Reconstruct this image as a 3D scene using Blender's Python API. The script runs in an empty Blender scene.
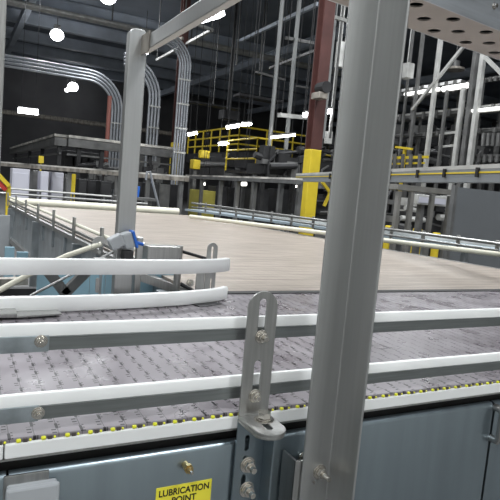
import bpy, bmesh, math, random
from mathutils import Vector, Matrix
random.seed(7)
SC = bpy.context.scene
COL = SC.collection
# ------------------------------------------------------------------ camera
F = 560.0; CZ = 1.4
_th = math.atan(1050/F); _ro = math.radians(5); _p = math.atan(60*math.cos(_ro)/F)
FW = Vector((math.cos(_th)*math.cos(_p), math.sin(_th)*math.cos(_p), -math.sin(_p)))
_r0 = Vector((math.sin(_th), -math.cos(_th), 0)); _u0 = _r0.cross(FW)
RT = math.cos(_ro)*_r0 + math.sin(_ro)*_u0
UP = -math.sin(_ro)*_r0 + math.cos(_ro)*_u0
CAM = Vector((0, 0, CZ))
def ray(x, y): return FW*F + RT*(x-250) - UP*(y-250)
def atz(x, y, z):
    d = ray(x, y); return CAM + d*((z-CZ)/d.z)
def aty(x, y, Y):
    d = ray(x, y); return CAM + d*(Y/d.y)
def atx(x, y, X):
    d = ray(x, y); return CAM + d*(X/d.x)
cd = bpy.data.cameras.new('camera'); cam = bpy.data.objects.new('camera', cd); COL.objects.link(cam)
cd.sensor_width = 36; cd.lens = F/500*36; cd.clip_start = 0.02; cd.clip_end = 300
M = Matrix((RT, UP, -FW)).transposed().to_4x4(); M.translation = CAM
cam.matrix_world = M; SC.camera = cam
SC.view_settings.view_transform = 'Standard'; SC.view_settings.look = 'None'
SC.view_settings.gamma = 1; SC.view_settings.use_curve_mapping = False
SC.view_settings.exposure = 0.0

# ------------------------------------------------------------------ materials
def mat(name, col, rough=.5, metal=0, noise=0, scale=20, stretch=(1,1,1), bump=0, emit=None, estr=0, rn=0, coat=0):
    m = bpy.data.materials.new(name); m.use_nodes = True
    nt = m.node_tree; b = nt.nodes['Principled BSDF']
    b.inputs['Base Color'].default_value = (*col, 1); b.inputs['Roughness'].default_value = rough
    b.inputs['Metallic'].default_value = metal
    if coat: b.inputs['Coat Weight'].default_value = coat
    if emit:
        b.inputs['Emission Color'].default_value = (*emit, 1); b.inputs['Emission Strength'].default_value = estr
    if noise or bump or rn:
        tc = nt.nodes.new('ShaderNodeTexCoord'); mp = nt.nodes.new('ShaderNodeMapping'); mp.inputs['Scale'].default_value = stretch
        nz = nt.nodes.new('ShaderNodeTexNoise'); nz.inputs['Scale'].default_value = scale; nz.inputs['Detail'].default_value = 6
        nt.links.new(tc.outputs['Object'], mp.inputs[0]); nt.links.new(mp.outputs[0], nz.inputs['Vector'])
        if noise:
            r = nt.nodes.new('ShaderNodeValToRGB')
            r.color_ramp.elements[0].position = .3; r.color_ramp.elements[1].position = .7
            r.color_ramp.elements[0].color = (*[c*(1-noise) for c in col], 1)
            r.color_ramp.elements[1].color = (*[min(1, c*(1+noise)) for c in col], 1)
            nt.links.new(nz.outputs['Fac'], r.inputs[0]); nt.links.new(r.outputs[0], b.inputs['Base Color'])
        if rn:
            mr = nt.nodes.new('ShaderNodeMapRange'); mr.inputs[3].default_value = max(.02, rough-rn); mr.inputs[4].default_value = rough+rn
            nt.links.new(nz.outputs['Fac'], mr.inputs[0]); nt.links.new(mr.outputs[0], b.inputs['Roughness'])
        if bump:
            bp = nt.nodes.new('ShaderNodeBump'); bp.inputs['Strength'].default_value = bump; bp.inputs['Distance'].default_value = .01
            nt.links.new(nz.outputs['Fac'], bp.inputs['Height']); nt.links.new(bp.outputs[0], b.inputs['Normal'])
    return m
STEEL = mat('brushed_steel', (.43,.43,.42), .36, .93, .12, 12, (14,14,.6), rn=.08)
POST  = mat('post_steel', (.52,.525,.52), .40, .93, .05, 8, (14,14,.5), rn=.05)
RAILS = mat('rail_steel', (.29,.31,.31), .36, .9, .12, 14, (.6,10,12), rn=.08)
GALV  = mat('galvanised_sheet', (.42,.45,.47), .4, .8, .2, 6, (2,2,1), rn=.12)
SIDE  = mat('side_panel_steel', (.29,.345,.38), .33, .93, .06, 4, (7,1,.5), rn=.07)
BOLT  = mat('bolt_steel', (.66,.63,.58), .14, 1)
BRASS = mat('brass', (.55,.42,.2), .3, 1)
WHITE = mat('white_plastic', (.86,.87,.86), .38, 0, .04, 5)
CREAM = mat('cream_plastic', (.72,.70,.58), .45, 0, .05, 5)
SPLICE= mat('splice_steel', (.42,.47,.5), .35, .8, .25, 30, (1,1,1), rn=.1)
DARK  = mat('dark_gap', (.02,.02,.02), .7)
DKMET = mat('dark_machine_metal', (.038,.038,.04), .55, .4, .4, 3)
MIDMET= mat('grey_machine_metal', (.17,.17,.168), .5, .5, .3, 4)
LITMET= mat('pale_machine_metal', (.55,.55,.53), .5, .4, .2, 4)
BROWNM= mat('worn_conveyor_metal', (.36,.33,.29), .5, .5, .5, 5, (4,1,1))
YEL   = mat('safety_yellow', (.66,.50,.03), .5, 0, .1, 4)
YELP  = mat('yellow_insert', (.85,.85,.05), .4)
YELL  = mat('label_yellow', (.90,.80,.06), .45)
BLACK = mat('black_ink', (.01,.01,.01), .5)
MAROON= mat('maroon_paint', (.085,.032,.028), .55, 0, .2, 4)
BLUE  = mat('blue_plastic', (.03,.16,.62), .4)
LBLUE = mat('pale_blue_panel', (.28,.45,.54), .5, 0, .08, 3)
GREYP = mat('grey_plastic', (.42,.44,.46), .45)
LILAC = mat('lilac_panel', (.55,.55,.62), .6)
STANDM = mat('dusty_stand_steel', (.27,.26,.24), .5, .4, .2, 5)
PATCH = mat('patchy_bright_metal', (.56,.54,.50), .4, .3, .75, 2.2, (1,1,1))  # pale and dark tone patches from noise
PANEL = mat('grey_guard_panel', (.16,.17,.18), .55, .2, .06, 2)
CEIL  = mat('ceiling_deck', (.19,.215,.25), .8, 0, .25, .4)
BEAMC = mat('roof_beam_paint', (.48,.53,.60), .6, 0, .15, 1)
PALEW = mat('pale_wall', (.55,.55,.53), .8)
WALL  = mat('dark_wall', (.11,.11,.115), .9, 0, .3, .3)
FLOOR = mat('concrete_floor', (.13,.13,.128), .5, 0, .2, 1)
CONDU = mat('conduit_galvanised', (.36,.38,.41), .4, .4, .15, 3)
ALU   = mat('brushed_aluminium', (.55,.58,.62), .38, .85, .12, 6, (.5,6,12), rn=.08)
ALUW  = mat('beam_soffit', (.50,.45,.40), .5, .3, .1, 6)
RED   = mat('red_paint', (.5,.04,.03), .5)
GREYC = mat('bluish_conveyor_body', (.25,.27,.29), .5, .3)
LANE  = mat('grey_lane_belt', (.30,.36,.40), .5)
LAMP  = mat('lamp_glow', (1,1,1), .5, emit=(.97,.98,1), estr=22)
GREYR = mat('grey_rod', (.30,.31,.31), .5, .3)
LAMPD = mat('tube_glow', (1,1,1), .5, emit=(1,.97,.88), estr=9)

def N(nt, op, a, b=None):
    n = nt.nodes.new('ShaderNodeMath'); n.operation = op
    for i, v in enumerate((a, b)):
        if v is None: continue
        if isinstance(v, (int, float)): n.inputs[i].default_value = v
        else: nt.links.new(v, n.inputs[i])
    return n.outputs[0]
PITCH = .0355
HINGE = mat('belt_edge_plastic', (.09,.075,.07), .5)
def belt_mat():
    m = bpy.data.materials.new('modular_belt'); m.use_nodes = True; nt = m.node_tree; b = nt.nodes['Principled BSDF']
    tc = nt.nodes.new('ShaderNodeTexCoord'); sp = nt.nodes.new('ShaderNodeSeparateXYZ'); nt.links.new(tc.outputs['Object'], sp.inputs[0])
    x = N(nt, 'DIVIDE', sp.outputs[0], PITCH); fl = N(nt, 'FLOOR', x); u = N(nt, 'FRACT', x)
    off = N(nt, 'MULTIPLY', N(nt, 'MODULO', fl, 3), .33)
    y = sp.outputs[1]
    v = N(nt, 'FRACT', N(nt, 'ADD', N(nt, 'DIVIDE', y, .052), off))
    def near(c, w, s=u): return N(nt, 'LESS_THAN', N(nt, 'ABSOLUTE', N(nt, 'SUBTRACT', s, c)), w)
    dash = N(nt, 'MULTIPLY', near(.5, .065), N(nt, 'LESS_THAN', v, .38))
    line = N(nt, 'MULTIPLY', near(.5, .022), .55)
    w = N(nt, 'FRACT', N(nt, 'DIVIDE', y, .0105))
    dots = N(nt, 'MULTIPLY', N(nt, 'MULTIPLY', near(.34, .10), N(nt, 'LESS_THAN', w, .38)), N(nt, 'GREATER_THAN', v, .5))
    dots2 = N(nt, 'MULTIPLY', N(nt, 'MULTIPLY', near(.62, .04), N(nt, 'GREATER_THAN', w, .6)), N(nt, 'LESS_THAN', v, .5))
    tot = N(nt, 'MINIMUM', N(nt, 'ADD', N(nt, 'ADD', N(nt, 'MULTIPLY', dash, 1.0), line), N(nt, 'ADD', N(nt, 'MULTIPLY', dots, 1.0), N(nt, 'MULTIPLY', dots2, .8))), 1)
    nz = nt.nodes.new('ShaderNodeTexNoise'); nz.inputs['Scale'].default_value = 9; nz.inputs['Detail'].default_value = 5
    nt.links.new(tc.outputs['Object'], nz.inputs['Vector'])
    cr = nt.nodes.new('ShaderNodeValToRGB'); cr.color_ramp.elements[0].position = .3; cr.color_ramp.elements[1].position = .75
    cr.color_ramp.elements[0].color = (.165,.148,.162,1); cr.color_ramp.elements[1].color = (.27,.25,.268,1)
    nt.links.new(nz.outputs['Fac'], cr.inputs[0])
    mx = nt.nodes.new('ShaderNodeMixRGB'); nt.links.new(tot, mx.inputs[0]); nt.links.new(cr.outputs[0], mx.inputs[1]); mx.inputs[2].default_value = (.012,.010,.012,1)
    nt.links.new(mx.outputs[0], b.inputs['Base Color'])
    mr = nt.nodes.new('ShaderNodeMapRange'); mr.inputs[1].default_value = .38; mr.inputs[2].default_value = .62; mr.inputs[3].default_value = .24; mr.inputs[4].default_value = .42
    nt.links.new(nz.outputs['Fac'], mr.inputs[0]); nt.links.new(mr.outputs[0], b.inputs['Roughness'])
    bp = nt.nodes.new('ShaderNodeBump'); bp.inputs['Strength'].default_value = .22; bp.inputs['Distance'].default_value = .002
    h = N(nt, 'ADD', N(nt, 'MULTIPLY', tot, -1), N(nt, 'MULTIPLY', nz.outputs['Fac'], .6))
    nt.links.new(h, bp.inputs['Height']); nt.links.new(bp.outputs[0], b.inputs['Normal'])
    return m
BELT = belt_mat()
def beige_mat():
    m = bpy.data.materials.new('beige_table_belt'); m.use_nodes = True; nt = m.node_tree; b = nt.nodes['Principled BSDF']
    tc = nt.nodes.new('ShaderNodeTexCoord'); sp = nt.nodes.new('ShaderNodeSeparateXYZ'); nt.links.new(tc.outputs['Object'], sp.inputs[0])
    mp = nt.nodes.new('ShaderNodeMapping'); mp.inputs['Scale'].default_value = (1.0, 9, 1)
    nt.links.new(tc.outputs['Object'], mp.inputs[0])
    nz = nt.nodes.new('ShaderNodeTexNoise'); nz.inputs['Scale'].default_value = 3.2; nz.inputs['Detail'].default_value = 8; nz.inputs['Roughness'].default_value = .65
    nt.links.new(mp.outputs[0], nz.inputs['Vector'])
    cr = nt.nodes.new('ShaderNodeValToRGB'); cr.color_ramp.elements[0].position = .3; cr.color_ramp.elements[1].position = .72
    cr.color_ramp.elements[0].color = (.19,.157,.13,1); cr.color_ramp.elements[1].color = (.46,.40,.345,1)
    nt.links.new(nz.outputs['Fac'], cr.inputs[0])
    g = N(nt, 'FRACT', N(nt, 'DIVIDE', sp.outputs[1], .05)); g2 = N(nt, 'FRACT', N(nt, 'DIVIDE', sp.outputs[0], .05))
    ln = N(nt, 'MAXIMUM', N(nt, 'LESS_THAN', g, .12), N(nt, 'LESS_THAN', g2, .08))
    mx = nt.nodes.new('ShaderNodeMixRGB'); nt.links.new(N(nt, 'MULTIPLY', ln, .3), mx.inputs[0]); nt.links.new(cr.outputs[0], mx.inputs[1]); mx.inputs[2].default_value = (.12,.10,.085,1)
    nt.links.new(mx.outputs[0], b.inputs['Base Color']); b.inputs['Roughness'].default_value = .42
    return m
BEIGE = beige_mat()

# ------------------------------------------------------------------ mesh helpers
class MB:
    def __init__(s): s.bm = bmesh.new()
    def hexa(s, vs):                                  # 8 points: bottom loop, top loop
        v = [s.bm.verts.new(p) for p in vs]
        for f in ((3,2,1,0),(4,5,6,7),(0,1,5,4),(1,2,6,5),(2,3,7,6),(3,0,4,7)):
            s.bm.faces.new([v[i] for i in f])
        return s
    def box(s, x0, x1, y0, y1, z0, z1):
        return s.hexa([(x0,y0,z0),(x1,y0,z0),(x1,y1,z0),(x0,y1,z0),(x0,y0,z1),(x1,y0,z1),(x1,y1,z1),(x0,y1,z1)])
    def beam(s, a, b, w, h, up=(0,0,1)):              # rectangular bar a->b
        a = Vector(a); b = Vector(b); d = (b-a).normalized(); up = Vector(up)
        if abs(d.dot(up)) > .99: up = Vector((0,1,0))
        n = d.cross(up).normalized()*w/2; u = n.cross(d).normalized()*h/2
        return s.hexa([a-n-u, a+n-u, b+n-u, b-n-u, a-n+u, a+n+u, b+n+u, b-n+u])
    def prism(s, pts, vec):                           # polygon extruded by vec
        vec = Vector(vec); a = [s.bm.verts.new(Vector(p)) for p in pts]; b = [s.bm.verts.new(Vector(p)+vec) for p in pts]
        n = len(pts); s.bm.faces.new(a[::-1]); s.bm.faces.new(b)
        for i in range(n): s.bm.faces.new((a[i], a[(i+1)%n], b[(i+1)%n], b[i]))
        return s
    def tube(s, pts, r, seg=10, ry=None, up=(0,0,1)): # swept (elliptic) tube, capped
        pts = [Vector(p) for p in pts]; rings = []; ry = ry or r; n = len(pts)
        prev = None
        for i, p in enumerate(pts):
            d = (pts[min(i+1,n-1)]-pts[max(i-1,0)]).normalized()
            if prev is None:
                u = Vector(up)
                if abs(d.dot(u)) > .95: u = Vector((0,1,0))
            else: u = prev
            a = d.cross(u).normalized(); u2 = a.cross(d).normalized(); prev = u2
            rings.append([s.bm.verts.new(p + a*r*math.cos(2*math.pi*k/seg) + u2*ry*math.sin(2*math.pi*k/seg)) for k in range(seg)])
        for i in range(n-1):
            for k in range(seg): s.bm.faces.new((rings[i][k], rings[i][(k+1)%seg], rings[i+1][(k+1)%seg], rings[i+1][k]))
        s.bm.faces.new(rings[0][::-1]); s.bm.faces.new(rings[-1])
        return s
    def sweep(s, pts, prof):                          # profile (n,z) swept on a path in plan
        pts = [Vector(p) for p in pts]; rings = []; n = len(pts)
        for i, p in enumerate(pts):
            d = (pts[min(i+1,n-1)]-pts[max(i-1,0)]); d.z = 0; d.normalize(); a = Vector((-d.y, d.x, 0))
            rings.append([s.bm.verts.new(p + a*q[0] + Vector((0,0,q[1]))) for q in prof])
        m = len(prof)
        for i in range(n-1):
            for k in range(m): s.bm.faces.new((rings[i][k], rings[i+1][k], rings[i+1][(k+1)%m], rings[i][(k+1)%m]))
        s.bm.faces.new(rings[0]); s.bm.faces.new(rings[-1][::-1])
        return s
    def slotted(s, outer, slots, org, ax, ay, nrm, t):
        """plate: outer polygon with closed slot holes; 2D coords -> org + ax*u + ay*v, extruded by nrm*t"""
        ax, ay, nrm, org = Vector(ax), Vector(ay), Vector(nrm), Vector(org)
        tb = bmesh.new(); edges = []
        for loop in [outer]+slots:
            vs = [tb.verts.new((q[0], q[1], 0)) for q in loop]
            for i in range(len(vs)): edges.append(tb.edges.new((vs[i], vs[(i+1)%len(vs)])))
        bmesh.ops.triangle_fill(tb, use_beauty=True, edges=edges)
        tb.verts.index_update()
        P = [v.co.copy() for v in tb.verts]; T = [[v.index for v in f.verts] for f in tb.faces]; tb.free()
        lo = [s.bm.verts.new(org + ax*p.x + ay*p.y) for p in P]; hi = [s.bm.verts.new(org + ax*p.x + ay*p.y + nrm*t) for p in P]
        for f in T:
            s.bm.faces.new([lo[i] for i in f][::-1]); s.bm.faces.new([hi[i] for i in f])
        k = 0
        for loop in [outer]+slots:
            n = len(loop)
            for i in range(n):
                a, b = k+i, k+(i+1)%n
                s.bm.faces.new((lo[a], lo[b], hi[b], hi[a]))
            k += n
        return s
    def build(s, name, m, parent=None, bevel=0, smooth=False):
        bmesh.ops.recalc_face_normals(s.bm, faces=s.bm.faces[:])
        org = Vector((0,0,0))
        if parent is None:
            xs = [v.co for v in s.bm.verts]
            org = Vector(((min(v.x for v in xs)+max(v.x for v in xs))/2, (min(v.y for v in xs)+max(v.y for v in xs))/2, min(v.z for v in xs)))
        else:
            q = parent
            while q: org = org + q.location; q = q.parent
        for v in s.bm.verts: v.co -= org
        me = bpy.data.meshes.new(name); s.bm.to_mesh(me); s.bm.free()
        o = bpy.data.objects.new(name, me); COL.objects.link(o); me.materials.append(m)
        if parent: o.parent = parent
        else: o.location = org
        if smooth:
            for p in me.polygons: p.use_smooth = True
            me.set_sharp_from_angle(angle=math.radians(40))
        if bevel:
            b = o.modifiers.new('bevel', 'BEVEL'); b.width = bevel; b.segments = 2; b.limit_method = 'ANGLE'
        return o
def tag(o, label=None, cat=None, group=None, kind=None):
    if label: o['label'] = label
    if cat: o['category'] = cat
    if group: o['group'] = group
    if kind: o['kind'] = kind
    return o
def thing(name, loc, label, cat, group=None):
    o = bpy.data.objects.new(name, None); COL.objects.link(o); o.location = loc; o.empty_display_size = .05
    return tag(o, label, cat, group)
def slot(cx, cy, w, h, n=8):                          # stadium outline, ccw
    r = w/2; out = []
    for i in range(n+1):
        a = math.pi*i/n; out.append((cx+r*math.cos(a), cy+h/2-r+r*math.sin(a)))
    for i in range(n+1):
        a = math.pi+math.pi*i/n; out.append((cx+r*math.cos(a), cy-h/2+r+r*math.sin(a)))
    return out
def roundtop(x0, x1, y0, y1, n=12):                   # rectangle with semicircular top
    r = (x1-x0)/2; c = (x0+x1)/2
    return [(x0,y0),(x1,y0)] + [(c+r*math.cos(math.pi*i/n), y1-r+r*math.sin(math.pi*i/n)) for i in range(n+1)]
def bolt(parent, p, d, R=.009, L=.016, name='bolt', stud=True):      # washer + hex head + stud, axis d
    p = Vector(p); d = Vector(d).normalized(); mb = MB()
    mb.tube([p, p+d*.002], R*1.45, 20)
    mb.tube([p+d*.002, p+d*.0045], R*1.15, 16)
    mb.tube([p+d*.0045, p+d*(.0045+R*.85)], R, 6)
    if stud: mb.tube([p+d*(.0045+R*.85), p+d*L], R*.52, 12)
    return mb.build(name, BOLT, parent, bevel=.0006)

# ------------------------------------------------------------------ setting
def struct(o): o['kind'] = 'structure'; return o
struct(MB().box(-14, 46, -6, 52, -.1, 0).build('floor', FLOOR))
CH = 10.0
cb = MB().box(-14, 46, -6, 52, CH, CH+.2)
struct(cb.build('ceiling', CEIL))
struct(MB().box(-14, 46, 52, 52.3, 0, CH).build('wall_back', WALL))
struct(MB().box(46, 46.3, -6, 52, 0, CH).build('wall_right', WALL))
struct(MB().box(-14.3, -14, -6, 52, 0, CH).build('wall_left', PALEW))
struct(MB().box(-14, 46, -6.3, -6, 0, CH).build('wall_front', PALEW))
# roof purlins along X, girders along Y
k = 1
for y in [8, 12.5, 17] + [atz(60, p_, CH-.5).y for p_ in (10, 28, 45, 57, 69, 82, 92)]:
    mb = MB().box(-13.9, 45.9, y-.22, y+.22, CH-.66, CH-.56).box(-13.9, 45.9, y-.05, y+.05, CH-.56, CH-.02).box(-13.9, 45.9, y-.16, y+.16, CH-.06, CH-.01)
    struct(mb.build('trim_%d' % k, BEAMC)); k += 1
for x in (-8, atz(20,28,CH-1).x, 16, 26, 36):
    mb = MB().box(x-.15, x+.15, -5.9, 51.9, CH-1.0, CH-.94).box(x-.04, x+.04, -5.9, 51.9, CH-.94, CH-.62).box(x-.15, x+.15, -5.9, 51.9, CH-.62, CH-.56)
    struct(mb.build('trim_%d' % k, BEAMC)); k += 1

# ------------------------------------------------------------------ NEAR CONVEYOR
YF = .858
nc = thing('transfer_conveyor', (1.2, 1.4, 0), 'long near conveyor with grey modular belt, white edge strip and steel side panel', 'conveyor')
belt = MB().box(-1.2, 3.6, YF+.004, 1.90, .985, 1.0).build('belt', BELT, nc, bevel=.002)
i = 0
x = .0235
while x < 1.26:
    t = MB().box(x-.0036, x+.0036, YF-.0005, YF+.006, .9935, .9988).build('yellow_tab', YELP, belt, bevel=.002)
    t['label'] = 'bright yellow tab on belt edge'
    if i % 1 == 0:
        s2 = MB().box(x+.0145, x+.0185, YF+.0005, YF+.006, .9935, .9975).build('yellow_tab', YELP, belt, bevel=.002)
    MB().box(x+.0062, x+.0125, YF+.001, YF+.006, .9935, .9993).build('hinge_end', HINGE, belt)
    x += PITCH; i += 1
MB().box(-1.2, .0735, YF, YF+.02, .970, .9935).box(.0755, 3.6, YF, YF+.02, .970, .9935).build('wear_strip', WHITE, nc, bevel=.002)
MB().box(-1.2, 3.6, YF-.001, YF+.02, .9675, .970).build('strip_carrier', STEEL, nc)
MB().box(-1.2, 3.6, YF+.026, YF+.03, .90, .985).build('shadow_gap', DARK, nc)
# side panels with a turned top lip
def side_panel(x0, x1):
    y = YF-.002
    return MB().sweep([(x0,y,0),(x1,y,0)], [(0,.55),(0,.938),(.003,.944),(.008,.947),(.014,.947),(.014,.943),(.009,.943),(.005,.939),(.003,.55)])
side_panel(.083, 1.150).build('side_panel', SIDE, nc, smooth=True)
side_panel(-1.2, .079).build('side_panel', SIDE, nc, smooth=True)
side_panel(1.158, 3.6).build('side_panel', SIDE, nc, smooth=True)
MB().box(-1.2, 3.6, .90, .905, .35, .93).build('inner_frame', DKMET, nc)
for xx in (-.8, 1.9):
    for yy in (.93, 1.84): MB().box(xx-.03, xx+.03, yy-.03, yy+.03, 0, .93).build('leg', GALV, nc)
MB().box(-1.2, 3.6, 1.865, 1.88, .80, .985).build('far_side_plate', GALV, nc)
# dark transfer gap + nose bar
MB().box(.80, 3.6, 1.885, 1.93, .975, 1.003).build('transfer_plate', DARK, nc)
# grease fitting
gf = Vector(aty(185, 464, YF-.002))
g = MB().tube([gf, gf+Vector((0,-.012,0))], .0062, 14).tube([gf+Vector((0,-.012,0)), gf+Vector((0,-.020,0))], .0085, 6).tube([gf+Vector((0,-.020,0)), gf+Vector((0,-.026,0))], .0055, 14)
gfo = g.build('grease_fitting', BRASS, nc, bevel=.0005)
MB().tube([gf+Vector((0,-.026,0)), gf+Vector((0,-.034,0))], .0028, 10).build('nipple', BOLT, gfo)
# label with writing
la = aty(156.5, 488.5, YF-.003); lb = aty(212, 479, YF-.003)
lx0, lx1, lz1 = la.x, lb.x, (la.z+lb.z)/2
lab = MB().box(lx0, lx1, YF-.0032, YF-.0015, lz1-.048, lz1).build('warning_label', YELL, nc)
def text(s, size, loc, m, parent, name='lettering', rot=(math.pi/2, 0, 0), align='CENTER', off=0.0):
    c = bpy.data.curves.new('t', 'FONT'); c.body = s; c.size = size; c.align_x = align; c.extrude = .0002; c.offset = off
    to = bpy.data.objects.new('t', c); COL.objects.link(to)
    dg = bpy.context.evaluated_depsgraph_get(); dg.update()
    me = bpy.data.meshes.new_from_object(to.evaluated_get(dg)); bpy.data.objects.remove(to)
    o = bpy.data.objects.new(name, me); COL.objects.link(o); me.materials.clear(); me.materials.append(m)
    org = Vector((0,0,0)); q = parent
    while q: org = org + q.location; q = q.parent
    o.rotation_euler = rot; o.location = Vector(loc)-org; o.parent = parent
    w = max(v.co.x for v in me.vertices)-min(v.co.x for v in me.vertices)
    return o, w
lc = (lx0+lx1)/2
for s, dz, wt in (('LUBRICATION', .0165, (lx1-lx0)*.90), ('POINT', .0325, (lx1-lx0)*.44)):
    o, w = text(s, .02, (lc, YF-.0036, lz1-dz), BLACK, lab, off=.0004)
    o.scale = (wt/w, .82, 1)
# plastic junction box low left
bx = thing('junction_box', (.13, .83, .55), 'small grey box with rounded lid on side panel at lower left corner', 'box')
j0 = aty(7.5, 491, .832); j1 = aty(59, 484.5, .832)
MB().box(j0.x, j1.x, .842, .8552, .80, j0.z-.002).build('back_box', GREYP, bx, bevel=.004)
MB().box(j0.x-.002, j1.x+.002, .832, .8415, .80, j0.z).build('lid', GREYP, bx, bevel=.004)
MB().box(j0.x-.004, j1.x-.012, .851, .8555, j0.z-.03, j0.z+.012).build('mounting_plate', STEEL, bx, bevel=.001)
# hook handle at right edge of side panel
hh = Vector((1.19, .85, .93))
h0 = aty(497, 408, .85); h1 = aty(497, 438, .85)
MB().tube([(h0.x,.856,h0.z),(h0.x,.838,h0.z),(h0.x,.832,h0.z-.01),(h0.x,.832,h1.z+.01),(h0.x,.838,h1.z),(h0.x,.856,h1.z)], .009, 12).build('latch_handle', STEEL, nc, smooth=True)

# ------------------------------------------------------------------ NEAR GUIDE RAILS
def near_rail(zt, label, seam):
    y = .868
    g = thing('guide_rail', (.5, y, zt-.045), label, 'guide rail', 'near guide rails on the slotted bracket')
    # white wear profile clipped on top
    prof = [(.001,-.019),(.001,-.003),(.003,0),(.010,0),(.013,-.003),(.014,-.009),(.013,-.017),(.010,-.019)]
    MB().sweep([(-1.2,y,zt),(seam,y,zt)], prof).sweep([(seam+.0012,y,zt),(3.4,y,zt)], prof).build('wear_strip', WHITE, g, smooth=True)
    # steel channel bar
    MB().sweep([(-1.2,y,zt),(3.4,y,zt)], [(-.0005,-.041),(-.0005,-.0215),(-.0015,-.0205),(-.0015,-.0195),(.0125,-.0195),(.0125,-.041)]).build('bar', RAILS, g, bevel=.001)
    return g
UZ, LZ = 1.173, 1.064
gu = near_rail(UZ, 'upper of two near guide rails, white strip on steel bar, running full width', 2.9)
gl = near_rail(LZ, 'lower of two near guide rails, white strip on steel bar, just above belt edge', 2.6)
for g, px, py, x1, zt in ((gu, 41, 341, .132, UZ), (gl, 38, 413, .122, LZ)):
    sp = MB().box(-.6, x1, .8645, .8675, zt-.042, zt-.017).build('splice_plate', SPLICE, g, bevel=.001)
    sp['label'] = 'mottled zinc splice plate'
    q = aty(px, py, .8645); bolt(g, q, (0,-1,0), R=.0068, L=.014)

# ------------------------------------------------------------------ SLOTTED BRACKET
X0, X1, YB = .458, .518, .846
br = thing('slotted_bracket', (.49, .84, .6), 'slotted steel bracket with rounded top holding both near guide rails', 'bracket')
xc = (X0+X1)/2
ztop = 1.225
ub = MB().slotted([(X0,.998)]+[(X1,.998)]+roundtop(X0, X1, 1.0, ztop)[1:][1:]+[], [slot(xc, 1.178, .0145, .068), slot(xc, 1.066, .0145, .066)],
     (0,YB,0), (1,0,0), (0,0,1), (0,1,0), .004)
ub.build('slotted_arm', STEEL, br, bevel=.0008)
# tongue toward viewer with rounded end and its own slot
tl = .090
tong = [(X0,0),(X1,0)] + [((X0+X1)/2 + (X1-X0)/2*math.cos(math.pi*i/12), tl-.03+(X1-X0)/2*math.sin(math.pi*i/12)) for i in range(13)]
MB().slotted(tong, [slot(xc, .047, .012, .042)], (0,YB+.004,.9925), (1,0,0), (0,-1,0), (0,0,1), .0055).build('tongue', STEEL, br, bevel=.0012)
# lower angle: slotted leg on the frame, top flange under the tongue, side flange
MB().slotted([(X0,.70),(X1,.70),(X1,.992),(X0,.992)], [slot(xc-.008, .945, .009, .030), slot(xc-.009, .908, .009, .026), slot(xc-.009,.87,.009,.03)],
     (0,YB,0), (1,0,0), (0,0,1), (0,1,0), .004).build('mounting_leg', SIDE, br, bevel=.0008)
tong2 = [(X0,0),(X1,0)] + [((X0+X1)/2 + (X1-X0)/2*math.cos(math.pi*i/12), tl-.032+(X1-X0)/2*math.sin(math.pi*i/12)) for i in range(13)]
MB().slotted(tong2, [slot(xc, .047, .012, .030)], (0,YB+.004,.9865), (1,0,0), (0,-1,0), (0,0,1), .0055).build('lower_tongue', STEEL, br, bevel=.0012)
MB().box(X1-.003, X1+.001, .812, YB, .70, .986).build('side_flange', SIDE, br, bevel=.0008)
q = aty(263, 334, YB); bolt(br, (xc+.001, YB, UZ-.030), (0,-1,0), R=.0088, L=.021)
bolt(br, (xc-.002, YB, LZ-.030), (0,-1,0), R=.0085, L=.018)
bolt(br, (xc+.007, YB-.026, .998), (0,0,1), R=.0125, L=.015, stud=False)
q = aty(247.5, 464.5, YB); bolt(br, q, (0,-1,0), R=.0106, L=.027)
q = aty(246.5, 489, YB); bolt(br, q, (0,-1,0), R=.0106, L=.027)

# ------------------------------------------------------------------ GUARD FRAME: right post, overhead tube, left post
gp = thing('guard_post', (.61, .78, 0), 'large steel angle post in foreground, right of centre, cut by top edge', 'post')
cx, cy, t = .636, .80, .005
MB().prism([(cx-.061,cy,0),(cx,cy,0),(cx,cy-.073,0),(cx+t,cy-.073,0),(cx+t,cy+t,0),(cx-.061,cy+t,0)], (0,0,2.0)).build('angle_profile', POST, gp, bevel=.0022)
MB().prism([(.562,.806,.70),(.562,.852,.70),(.562,.852,.917),(.562,.806,.917)], (.005,0,0)).box(.562,.632,.8055,.8105,.70,.917).build('standoff_bracket', STEEL, gp, bevel=.0008)
bolt(gp, (.613, .80, .892), (0,-1,0), R=.0100, L=.032)
bolt(gp, (.613, .852, .893), (0,-1,0), R=.0105, L=.035, name='spacer_nut')
MB().tube([(.602,.7985,.874),(.602,.7965,.874)], .003, 10).build('rivet', BOLT, gp)

lp = thing('guard_post', (.54, 1.95, 0), 'thinner steel post with rounded top at left, behind white rails', 'post')
pts = []
lx0, lx1 = .508, .571
for i in range(9):
    a = math.pi/2*i/8; pts.append((lx1-.018+.018*math.sin(a)-0, 1.912-.018+.018*math.cos(a)))
outl = [(lx0,0),(lx1,0)] + [(lx1-.022+.022*math.cos(math.pi/2*i/6), 1.912-.022+.022*math.sin(math.pi/2*i/6)) for i in range(7)] + [(lx0+.022-.022*math.sin(math.pi/2*i/6), 1.912-.022+.022*math.cos(math.pi/2*i/6)) for i in range(7)]
MB().prism([(a,1.95,b) for a,b in outl], (0,.04,0)).build('upright', POST, lp, bevel=.003)
ot = thing('overhead_tube', (.57, 1.4, 1.84), 'rectangular steel tube running overhead from left post towards viewer', 'tube')
MB().box(.553, .578, .80, 1.949, 1.835, 1.883).build('tube_body', POST, ot, bevel=.003)
MB().box(.549, .5525, 1.86, 1.949, 1.825, 1.89).build('end_clamp', BROWNM, ot)

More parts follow.
